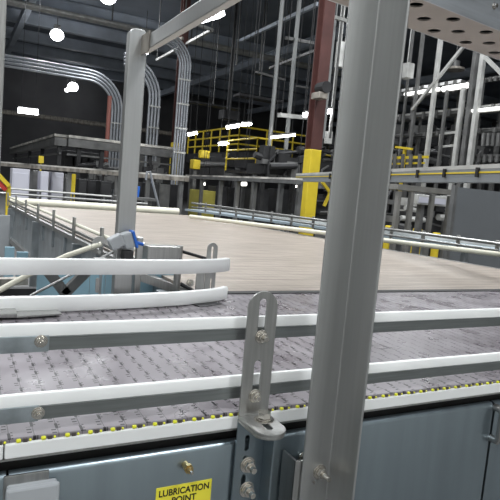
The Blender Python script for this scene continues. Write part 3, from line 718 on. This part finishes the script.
# strut trapeze frame
zt_ = 6.2
pp = [atz(157,60,zt_), atz(212,30,zt_), atz(185,20,zt_), atz(150,40,zt_)]
g = thing('strut_frame', (pp[0].x, pp[0].y, zt_), 'hanging grey strut frame above tallest conduit riser', 'frame')
MB().beam(pp[0], pp[1], .10, .08).build('strut', LITMET, g); MB().beam(pp[1], pp[2], .10, .08).build('strut', LITMET, g); MB().beam(pp[3], pp[0]+(pp[1]-pp[0])*.55+(pp[3]-pp[0])*.3, .12, .08).build('strut', BROWNM, g)
for p_ in (pp[0], pp[1], pp[2]): MB().tube([p_, Vector((p_.x,p_.y,CH))], .02, 6).build('hanger', MIDMET, g)
# pipe pair under ceiling, top left
A_ = atz(-30,-8,8.6); 
g = thing('ceiling_pipes', (A_.x, A_.y, 8.5), 'pair of long pale pipes under ceiling, top left', 'pipe')
for dy in (0, .35): MB().tube([(A_.x-2,A_.y+dy,8.6),(A_.x+24,A_.y+dy,8.6)], .11, 8).build('pipe', LITMET, g, smooth=True)
for dx in (2,6,10,14,18): MB().box(A_.x+dx-.03,A_.x+dx+.03,A_.y+.15,A_.y+.2,8.6,CH-.02).build('hanger', MIDMET, g)
# brown pipe on back wall
A_ = aty(-10,110,40); B_ = aty(175,141,40)
tag(MB().tube([A_, (B_.x,40,A_.z)], .16, 8).build('wall_pipe', BROWNM, smooth=True), 'long brownish pipe running along dark back wall at left', 'pipe')

# ------------------------------------------------------------------ YELLOW RAILED PLATFORM
ZT = 4.15
cn = atz(240, 126.5, ZT)
yp = thing('railed_platform', (cn.x, cn.y, 0), 'elevated platform with yellow guard railing in middle background', 'platform')
LE = Vector((cn.x, atx(189,132.5,cn.x).y, cn.z)); RE = cn + Vector((7.0,0,0))
Zf = ZT-1.10
def rail_run(a, b, n, parent, zt, hs=(0,-.38,-.76), r=.042, h=1.1):
    for k, hh_ in enumerate(hs): MB().tube([Vector((a.x,a.y,zt+hh_)), Vector((b.x,b.y,zt+hh_))], r, 6).build('handrail', YEL, parent)
    for i in range(n+1):
        p_ = Vector(a).lerp(Vector(b), i/n); MB().tube([(p_.x,p_.y,zt-h),(p_.x,p_.y,zt)], r, 6).build('baluster', YEL, parent)
rail_run(cn, LE, 6, yp, ZT); rail_run(cn, RE, 5, yp, ZT)
MB().box(cn.x, cn.x+7, cn.y, LE.y, Zf-.10, Zf).build('deck', DKMET, yp)
MB().box(cn.x-.06, cn.x, cn.y, LE.y, Zf-.45, Zf).build('edge_beam', DKMET, yp)
MB().box(cn.x, cn.x+7, cn.y-.06, cn.y, Zf-.45, Zf).build('edge_beam', DKMET, yp)
for xx in (cn.x+.2, cn.x+6.6):
    for yy in (cn.y+.3, LE.y-.3): MB().box(xx-.09,xx+.09,yy-.09,yy+.09,0,Zf-.1).build('leg', MIDMET, yp)
# yellow cage, nearer
c2 = aty(258, 138, 13.5)
cg = thing('yellow_cage', (c2.x, 13.5, 0), 'yellow rail cage standing in front of the railed platform', 'guard rail')
ca = aty(243.5, 139, 14.9)
a2 = Vector((c2.x, 13.5, 0)); b2 = Vector((c2.x, 15.4, 0)); d2 = Vector((aty(271,147,13.5).x, 13.5, 0))
zz = c2.z; hg = c2.z-aty(256,171,13.5).z
rail_run(a2, b2, 1, cg, zz, (0,-hg*.33,-hg*.62), .026, hg); rail_run(a2, d2, 1, cg, zz, (0,-hg*.62), .026, hg)
MB().box(c2.x-.02, c2.x+.7, 13.5, 15.4, zz-hg-.08, zz-hg).build('deck', DKMET, cg)
for (x_, y_) in ((c2.x+.05,13.6),(c2.x+.6,15.3)): MB().box(x_-.05,x_+.05,y_-.05,y_+.05,0,zz-hg-.08).build('leg', MIDMET, cg)
q = aty(268, 146, 14.2); MB().tube([(q.x-.13,14.2,q.z-.35),(q.x-.13,14.2,q.z-.05),(q.x-.06,14.2,q.z),(q.x+.06,14.2,q.z),(q.x+.13,14.2,q.z-.05),(q.x+.13,14.2,q.z-.35)], .025, 6).build('hoop', YEL, cg)
# yellow cabinet on platform
q = aty(197.5, 158, 16); 
yc = thing('yellow_cabinet', (q.x, 16, 0), 'small yellow cabinet left of platform, beside conduit riser', 'cabinet')
MB().box(q.x-.12,q.x+.12,16,16.3,q.z-.34,q.z-.05).build('case', YEL, yc, bevel=.03); MB().box(q.x-.05,q.x+.05,16.1,16.2,0,q.z-.36).build('stand', MIDMET, yc)
q = aty(205, 152, 16.4); MB().box(q.x-.18,q.x+.14,16.31,16.5,q.z-.2,q.z+.05).build('side_case', YEL, yc, bevel=.03)
# dark tangled machinery near (270-330,150-175)
def clutter(px0,px1,py0,py1,Y,n,label,mats=(DKMET,DKMET,MIDMET),sz=(.1,.35),name='machine_cluster',dep=1.0):
    g = thing(name, (aty((px0+px1)/2,py1,Y).x, Y, 0), label, 'machine', 'dense machinery in the background')
    za = aty((px0+px1)/2,py1,Y).z
    a = aty(px0,py0,Y); b = aty(px1,py0,Y)
    bs = MB(); bs.box(a.x+.05,b.x-.05,Y+.2,Y+dep,max(.1,za),za+(a.z-za)*.45)
    bs.build('base_frame', DKMET, g)
    for xx in (a.x+.12,b.x-.12):
        MB().box(xx-.04,xx+.04,Y+.3,Y+.38,0,max(.1,za)).build('leg', DKMET, g)
    for i in range(n):
        q = aty(random.uniform(px0,px1), random.uniform(py0,py1), Y)
        w,h,d_ = random.uniform(*sz), random.uniform(*sz), random.uniform(*sz)
        mb = MB(); k_ = random.random()
        q.y += random.uniform(0,.3)
        if k_ < .45: mb.box(q.x-w/2,q.x+w/2,q.y,q.y+d_,q.z-h/2,q.z+h/2); nm='module'
        elif k_ < .75: mb.tube([(q.x-w,q.y,q.z),(q.x+w,q.y,q.z+random.uniform(-.1,.1))], .03+.06*random.random(), 8); nm='roller'
        else: mb.tube([(q.x,q.y,q.z-h),(q.x,q.y+.02,q.z),(q.x+w*.6,q.y+.02,q.z+h*.5)], .03, 6); nm='hose'
        mb.build(nm, random.choice(mats), g)
    return g
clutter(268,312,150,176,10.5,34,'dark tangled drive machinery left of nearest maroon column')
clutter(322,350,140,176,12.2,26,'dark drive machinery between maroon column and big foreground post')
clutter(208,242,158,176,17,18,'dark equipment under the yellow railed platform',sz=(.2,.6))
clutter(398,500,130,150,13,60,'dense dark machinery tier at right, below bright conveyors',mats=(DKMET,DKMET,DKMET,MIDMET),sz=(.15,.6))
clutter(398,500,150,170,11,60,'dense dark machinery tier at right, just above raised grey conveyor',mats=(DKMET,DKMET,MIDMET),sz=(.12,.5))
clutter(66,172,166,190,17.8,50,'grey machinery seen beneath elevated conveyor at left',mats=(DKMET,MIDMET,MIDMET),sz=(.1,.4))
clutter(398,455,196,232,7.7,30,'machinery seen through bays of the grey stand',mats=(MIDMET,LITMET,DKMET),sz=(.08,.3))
clutter(322,350,180,215,9.6,14,'machinery behind yellow column base, with grey frames',mats=(MIDMET,DKMET),sz=(.08,.25))
# yellow scaffold braces behind column base
g = thing('yellow_brace', (aty(335,200,9.2).x, 9.2, 0), 'crossed yellow braces between yellow column base and big post', 'brace')
for (a,b) in (((322,182),(336,200)),((334,184),(324,206)),((330,190),(340,196)),((338,186),(332,214))):
    MB().beam(aty(*a,9.2), aty(*b,9.25), .04, .06).build('strut', YEL, g)
MB().box(aty(331,205,9.3).x-.03,aty(331,205,9.3).x+.03,9.27,9.33,0,1.6).build('leg', YEL, g)

# ------------------------------------------------------------------ RIGHT BACKGROUND FRAMEWORK (plane X = XW, running along Y)
XW = 10.0
def xline(name, a, b, w, h, m, label, ext=0, grp='bright elevated conveyors at right', cat='conveyor', legs=True):
    A_ = atx(*a, XW); B_ = atx(*b, XW); z = (A_.z+B_.z)/2
    g = thing(name, (XW, (A_.y+B_.y)/2, z), label, cat, grp)
    A_.z = B_.z = z; B_.y -= ext
    MB().beam(A_, B_, w, h).build('body', MIDMET, g)
    MB().beam(A_+Vector((-w*.5,0,h*.35)), B_+Vector((-w*.5,0,h*.35)), .05, h*.4).build('bright_edge', m, g)
    for t_ in (.2,.8): MB().box(XW+w*.5, XW+w*.5+.06, A_.lerp(B_,t_).y-.03, A_.lerp(B_,t_).y+.03, 0, z-h*.3).build('leg', MIDMET, g)
    n = 10
    for i in range(n):
        p_ = A_.lerp(B_, (i+.5)/n); MB().box(XW-w*.5-.08, XW-w*.5-.03, p_.y-.03, p_.y+.03, z-h*1.1, z+h*.5).build('bracket', MIDMET, g)
    return g
xline('elevated_conveyor', (392,97.5), (469,85), .5, .16, mat('bright_aluminium',(.9,.9,.9),.5,.1), 'brightest elevated conveyor at right, highest one', ext=0)
def xglow(a, b, r, label, m):  # glowing strip standing in for light caught on the conveyor edge
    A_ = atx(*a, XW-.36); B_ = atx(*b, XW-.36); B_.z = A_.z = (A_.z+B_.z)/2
    g = thing('tube_lamp_or_glow', (XW-.36, (A_.y+B_.y)/2, A_.z), label, 'lamp', 'added glow strips along the right conveyors')
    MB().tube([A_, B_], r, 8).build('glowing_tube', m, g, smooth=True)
    MB().beam(A_+Vector((.06,0,0)), B_+Vector((.06,0,0)), .03, .09).build('housing', LITMET, g)  # backing bar of the added glow strip
HILITE = mat('edge_highlight_glow', (1,1,1), .5, emit=(1,.99,.95), estr=1.6)
xglow((405,95), (439,88.5), .045, 'long glow strip added as a highlight along the brightest conveyor at right', HILITE)
xglow((443,89.5), (468,85), .06, 'short glow strip added as a highlight at right end of the brightest conveyor', HILITE)
xglow((470,112), (500,107), .035, 'glow strip added as a highlight on second conveyor near right edge', HILITE)
xline('elevated_conveyor', (470,84), (505,77), .12, .06, LITMET, 'slim elevated rail continuing right of the brightest conveyor', ext=.5)
xline('elevated_conveyor', (392,120), (505,107.5), .4, .10, LITMET, 'second elevated conveyor at right, below the brightest', ext=.5)
xline('elevated_conveyor', (392,137), (505,130), .3, .06, MIDMET, 'third elevated rail at right, dull grey', ext=.5)
xline('elevated_conveyor', (466,159), (505,157), .3, .10, MIDMET, 'short dotted elevated rail at right, lowest', ext=.5)
def xpost(a, b, w, m, label, name='tower_post', X=XW-.4, to_floor=True, top=None):
    A_ = atx(*a, X); B_ = atx(*b, X); A_.y = B_.y
    g = MB().box(X-w/2, X+w/2, A_.y-w/2, A_.y+w/2, 0 if to_floor else B_.z, A_.z).build(name, m)
    return tag(g, label, 'post', 'framework posts in right background')
xpost((443,38),(431,120),.085,LITMET,'pale framework post left of the diagonal brace, from beam down')
xpost((478,46),(464,152),.10,MIDMET,'grey dotted framework post just left of brightest right post')
xpost((484,50),(470,160),.095,LITMET,'brightest tubular framework post near right edge')
xpost((421,30),(413,122),.07,MIDMET,'dull framework post beside the white box')
xpost((449,90),(444,118),.06,MIDMET,'short grey framework post between bright conveyors', to_floor=True)
xpost((409,25),(403,122),.05,MIDMET,'thin framework post right beside big foreground post')
xpost((464,88),(460,118),.09,LITMET,'short bright framework leg under end of brightest conveyor')
def xdiag(a, b, w, m, label, X=XW-.45):
    o = MB().beam(atx(*a,X), atx(*b,X), w, w).build('diagonal_brace', m); return tag(o, label, 'brace', 'diagonal braces in right background')
xdiag((464,46),(412,110),.06,LITMET,'long diagonal brace rising right between framework posts')
xdiag((485,57),(512,84),.07,LITMET,'diagonal brace falling towards right edge')
q = atx(410, 72, XW-.6); tag(MB().box(XW-.8,XW-.6,q.y-.14,q.y+.14,q.z-.17,q.z+.17).box(XW-.72,XW-.70,q.y-.01,q.y+.01,q.z+.17,CH).build('white_box', LITMET, bevel=.01), 'pale square box hung beside big foreground post', 'box')
q = atx(455, 68, XW+2); g = thing('round_lamp', (q.x,q.y,q.z), 'dim round lamp dome between framework posts', 'lamp')
MB().tube([(q.x,q.y,q.z+.18),(q.x,q.y,q.z+.08),(q.x,q.y,q.z)], .12, 14).build('housing', MIDMET, g); MB().tube([(q.x,q.y,q.z-.001),(q.x,q.y,q.z-.06)], .26, 18).build('dome', BROWNM, g)
MB().tube([(q.x,q.y,q.z+.18),(q.x,q.y,CH)], .015, 6).build('hanger', MIDMET, g)
xl = thing('rung_frame', (XW, atx(470,140,XW).y, 0), 'grey rung frame in the dark tier near right edge', 'frame')
for (a,b) in (((441,134),(440,146)),((459,132),(458,145)),((441,134),(459,132)),((440,147),(459,145))):
    MB().beam(atx(*a,XW-.3), atx(*b,XW-.3), .05, .05).build('bar', LITMET, xl)
for px in (484,489,494,499): MB().beam(atx(px,133,XW-.3), atx(px-1,146,XW-.3), .06, .06).build('bar', MIDMET, xl)
MB().box(XW-.33,XW-.27,atx(441,146,XW-.3).y-.03,atx(441,146,XW-.3).y+.03,0,atx(441,146,XW-.3).z).build('leg', MIDMET, xl)
# yellow short railing above raised conveyor (392-430, 155-170)
g = thing('low_yellow_railing', (atx(410,165,9).x, atx(410,165,9).y, 0), 'low yellow railing just right of big foreground post', 'railing')
MB().beam(atx(390,158,9), atx(428,157,9), .05, .06).build('rail', YEL, g)
MB().beam(atx(390,164,9), atx(424,163,9), .05, .04).build('rail', YEL, g)
for px in (395,403,411,420): MB().beam(atx(px,154,8.9), atx(px-1,172,8.9), .06, .06).build('baluster', MIDMET, g)
MB().box(8.95,9.05,atx(420,170,9).y-.03,atx(420,170,9).y+.03,0,atx(420,163,9).z).build('leg', MIDMET, g)
y_ = atx(404,148,9.2); g = MB().beam(atx(396,147,9.2), atx(412,149,9.2), .06, .05).box(9.2,9.26,y_.y-.03,y_.y+.03,0,y_.z).build('yellow_guard', YEL); tag(g, 'short yellow guard in dark tier right of big post', 'guard')

# ------------------------------------------------------------------ HANGING RODS AND STRUTS, centre
def drop(px, pyt, pyb, Y, w, m, label):
    a = aty(px, pyt, Y); zb = aty(px, pyb, Y).z; zt2 = CH
    o = MB().box(a.x-w/2,a.x+w/2,Y-w/2,Y+w/2,zb,zt2).build('ceiling_drop', m); return tag(o, label, 'hanger', 'drop rods hanging from the ceiling')
drop(277, 60, 150, 13, .07, GREYR, 'pale drop rod above cage, ending behind it')
drop(294, 60, 158, 13, .08, GREYR, 'pale drop rod nearest left of maroon column')
drop(280.5, 40, 140, 13.6, .035, MIDMET, 'thin drop rod beside the pale rod above cage')
drop(240, 20, 66, 20, .05, MIDMET, 'short thin drop rod above platform corner')
drop(264, 20, 72, 20, .04, MIDMET, 'thin drop rod right of platform corner')
drop(335, 20, 140, 9.5, .045, GREYR, 'pale drop rod right of nearest maroon column')
drop(342, 20, 140, 9.7, .035, MIDMET, 'thin drop rod beside big foreground post')
drop(232, 60, 118, 20, .09, DKMET, 'dark drop rod carrying equipment above the platform')
def strut(a, b, Y, Y2, w, m, label, up=True):
    A_ = aty(*a, Y); B_ = aty(*b, Y2)
    g = thing('hung_strut', (A_.x, A_.y, A_.z), label, 'strut', 'grey struts hung from the ceiling')
    MB().beam(A_, B_, w, w).build('bar', m, g)
    if up:
        for p_ in (A_.lerp(B_,.08), A_.lerp(B_,.92)): MB().tube([p_, Vector((p_.x,p_.y,CH))], .008, 6).build('hanger', DKMET, g)
strut((286,38),(313,43), 13, 14, .08, MIDMET, 'short grey strut left of maroon column, upper')
strut((270,68),(314,51), 15, 12, .06, MIDMET, 'slanting grey strut meeting maroon column')
strut((240,41),(318,4), 20, 13, .10, BEAMC, 'long slanting grey strut towards top of maroon column')
strut((256,72),(285,80), 17, 17.5, .07, MIDMET, 'lower grey strut above the yellow cage')
strut((279,115),(310,118), 11, 11.5, .09, LITMET, 'pale strut carrying lamps beside maroon column')
strut((334,17),(350,22), 9, 9.4, .06, LITMET, 'pale strut right of maroon column, near top')
strut((296,86),(308,88), 15.8, 16.1, .06, MIDMET, 'tiny grey strut left of maroon column, lower')
q = aty(340, 55, 11); tag(MB().tube([(q.x,11,q.z-.28),(q.x,11,q.z-.2),(q.x,11,q.z+.2),(q.x,11,q.z+.28)], .11, 14).tube([(q.x,11,q.z+.28),(q.x,11,CH)], .015, 6).build('hanging_bell', LITMET, smooth=True), 'pale rounded canister hanging beside big foreground post', 'canister')
q = aty(329, 137, 9.9); tag(MB().box(q.x-.05,q.x+.09,9.9,10,q.z-.14,q.z+.12).tube([(q.x+.03,9.95,q.z+.12),(q.x+.03,9.95,CH)], .02, 6).build('pendant_box', LITMET, bevel=.01), 'pale pendant control box right of maroon column', 'box')
# dark equipment hanging above platform
for (px,py,Y,w,h,l) in ((232,115,20,.35,.35,'dim tan fan unit hung above platform'),(262,98,18,.9,.10,'dark duct hung above yellow cage'),(215,105,22,1.2,.08,'long dark duct over platform left part')):
    q = aty(px,py,Y); g = thing('hung_equipment',(q.x,Y,q.z),l,'equipment'); MB().box(q.x-w,q.x+w,Y,Y+.5,q.z-h/2,q.z+h/2).build('case',DKMET,g,bevel=.02)
    MB().tube([(q.x,Y+.2,q.z+h/2),(q.x,Y+.2,CH)],.02,6).build('hanger',MIDMET,g)

# ------------------------------------------------------------------ LAMPS
def light(name, kind, loc, energy, size, col=(.95,.98,1), rot=None, sy=None):
    d = bpy.data.lights.new(name, kind); d.energy = energy; d.color = col
    if kind == 'AREA':
        d.size = size
        if sy: d.shape = 'RECTANGLE'; d.size_y = sy
    else: d.shadow_soft_size = size
    o = bpy.data.objects.new(name, d); COL.objects.link(o); o.location = loc
    if rot: o.rotation_euler = rot
    return o
def highbay(px, py, z, r, label, lin=None):
    q = atz(px, py, z)
    g = thing('high_bay_lamp', (q.x, q.y, z), label, 'lamp', 'round high bay lamps under the ceiling')
    r *= .78
    bmx = MB(); bmesh.ops.create_uvsphere(bmx.bm, u_segments=20, v_segments=12, radius=r)
    for v in bmx.bm.verts: v.co = Vector((q.x,q.y,z)) + Vector((v.co.x, v.co.y, v.co.z*.85))
    bmx.build('glowing_lens', LAMP, g, smooth=True)
    MB().tube([(q.x,q.y,z+r+.15),(q.x,q.y,z+r*.8)], r*.5, 18).build('housing', MIDMET, g)
    MB().tube([(q.x,q.y,z+.25),(q.x,q.y,CH)], .02, 6).build('hanger', MIDMET, g)
highbay(57, 35, 8.3, .42, 'largest bright round ceiling lamp at upper left')
highbay(73, 87, 8.3, .52, 'far bright round ceiling lamp below and right of the largest')
highbay(67, 90, 8.2, .22, 'small glow beside far bright ceiling lamp')
highbay(145, 51, 8.0, .28, 'small bright ceiling lamp right beside left post')
highbay(108, -3, 8.3, .40, 'ceiling lamp at top edge, left of left post')
def linear(px, py, px2, py2, Y, h, label, m=LAMP, dz=0):
    A_ = aty(px, py, Y); B_ = aty(px2, py2, Y)
    g = thing('tube_lamp_or_glow', ((A_.x+B_.x)/2, Y, (A_.z+B_.z)/2), label, 'lamp', 'long tube lamps hanging in the background')
    MB().beam(A_, B_, h*1.2, h).build('glowing_tube', m, g, bevel=.01)
    MB().beam(A_+Vector((0,0,h*.6+.02)), B_+Vector((0,0,h*.6+.02)), h*1.3, .04).build('housing', MIDMET, g)
    for t_ in (.15,.85):
        p_ = A_.lerp(B_, t_); MB().tube([p_+Vector((0,0,h*.6)), Vector((p_.x,p_.y,CH))], .008, 6).build('hanger', DKMET, g)
linear(193, 19, 221, 11, 8, .16, 'biggest bright tube lamp at top, touching overhead tube')
linear(18, 110, 38, 112.5, 24, .18, 'long tube lamp at far left against dark wall', LAMP)
linear(227, 127.5, 239, 125.5, 15, .09, 'tube lamp above platform corner, left one of close pair')
linear(242, 124.5, 251, 124, 15, .09, 'tube lamp above platform corner, right one of close pair')
linear(219, 144, 228, 143, 15.5, .09, 'tube lamp below platform railing')
linear(188, 134.5, 197, 133, 16, .08, 'tube lamp just right of tallest conduit riser')
linear(271, 137.5, 295, 135, 12.5, .06, 'long yellowish tube lamp above dark machinery', LAMPD)
linear(304, 115, 312, 114, 10.5, .09, 'small tube lamp on left side of maroon column')
linear(320, 113, 331, 111, 9.8, .09, 'small tube lamp on right side of maroon column')
linear(296, 186.5, 302, 186, 10.2, .04, 'small lamp under raised conveyor by yellow column base', LAMPD)
linear(242, 184, 246, 184, 12, .08, 'small lamp under raised conveyor below yellow cage', LAMPD)
linear(202, 184, 205, 184, 14, .06, 'faint small lamp under raised conveyor, left', LAMPD)
# working lights (area lamps without fixtures, added overhead and behind the viewer)
gp_ = atz(38, 357, 1.0); gd_ = gp_-CAM; gd_.z = -gd_.z; gq_ = gp_ + gd_*((8.3-1.0)/gd_.z)
def hall(x, y, z, e, s=1.2): light('hall_fill_light', 'AREA', (x,y,z), e, s)
for (x,y,e) in ((-3,-3,330),(3,-3.5,330),(-9,0,200),(7,2.5,420),(-2.5,5,420),(3,6.5,420),(8,9,200),(-1,11,220),(-7,11,150),(14,4,220),(14,14,140),(5,19,160),(20,20,160),(2,29,220),(14,30,200),(-8,26,200)):
    hall(x, y, 7.8, e)
hall(gq_.x, gq_.y, 8.3, 340, 1.0)  # added so its reflection puts a glint on the belt
w = bpy.data.worlds.new('world'); SC.world = w; w.use_nodes = True
w.node_tree.nodes['Background'].inputs[0].default_value = (.75,.82,.9,1); w.node_tree.nodes['Background'].inputs[1].default_value = .12
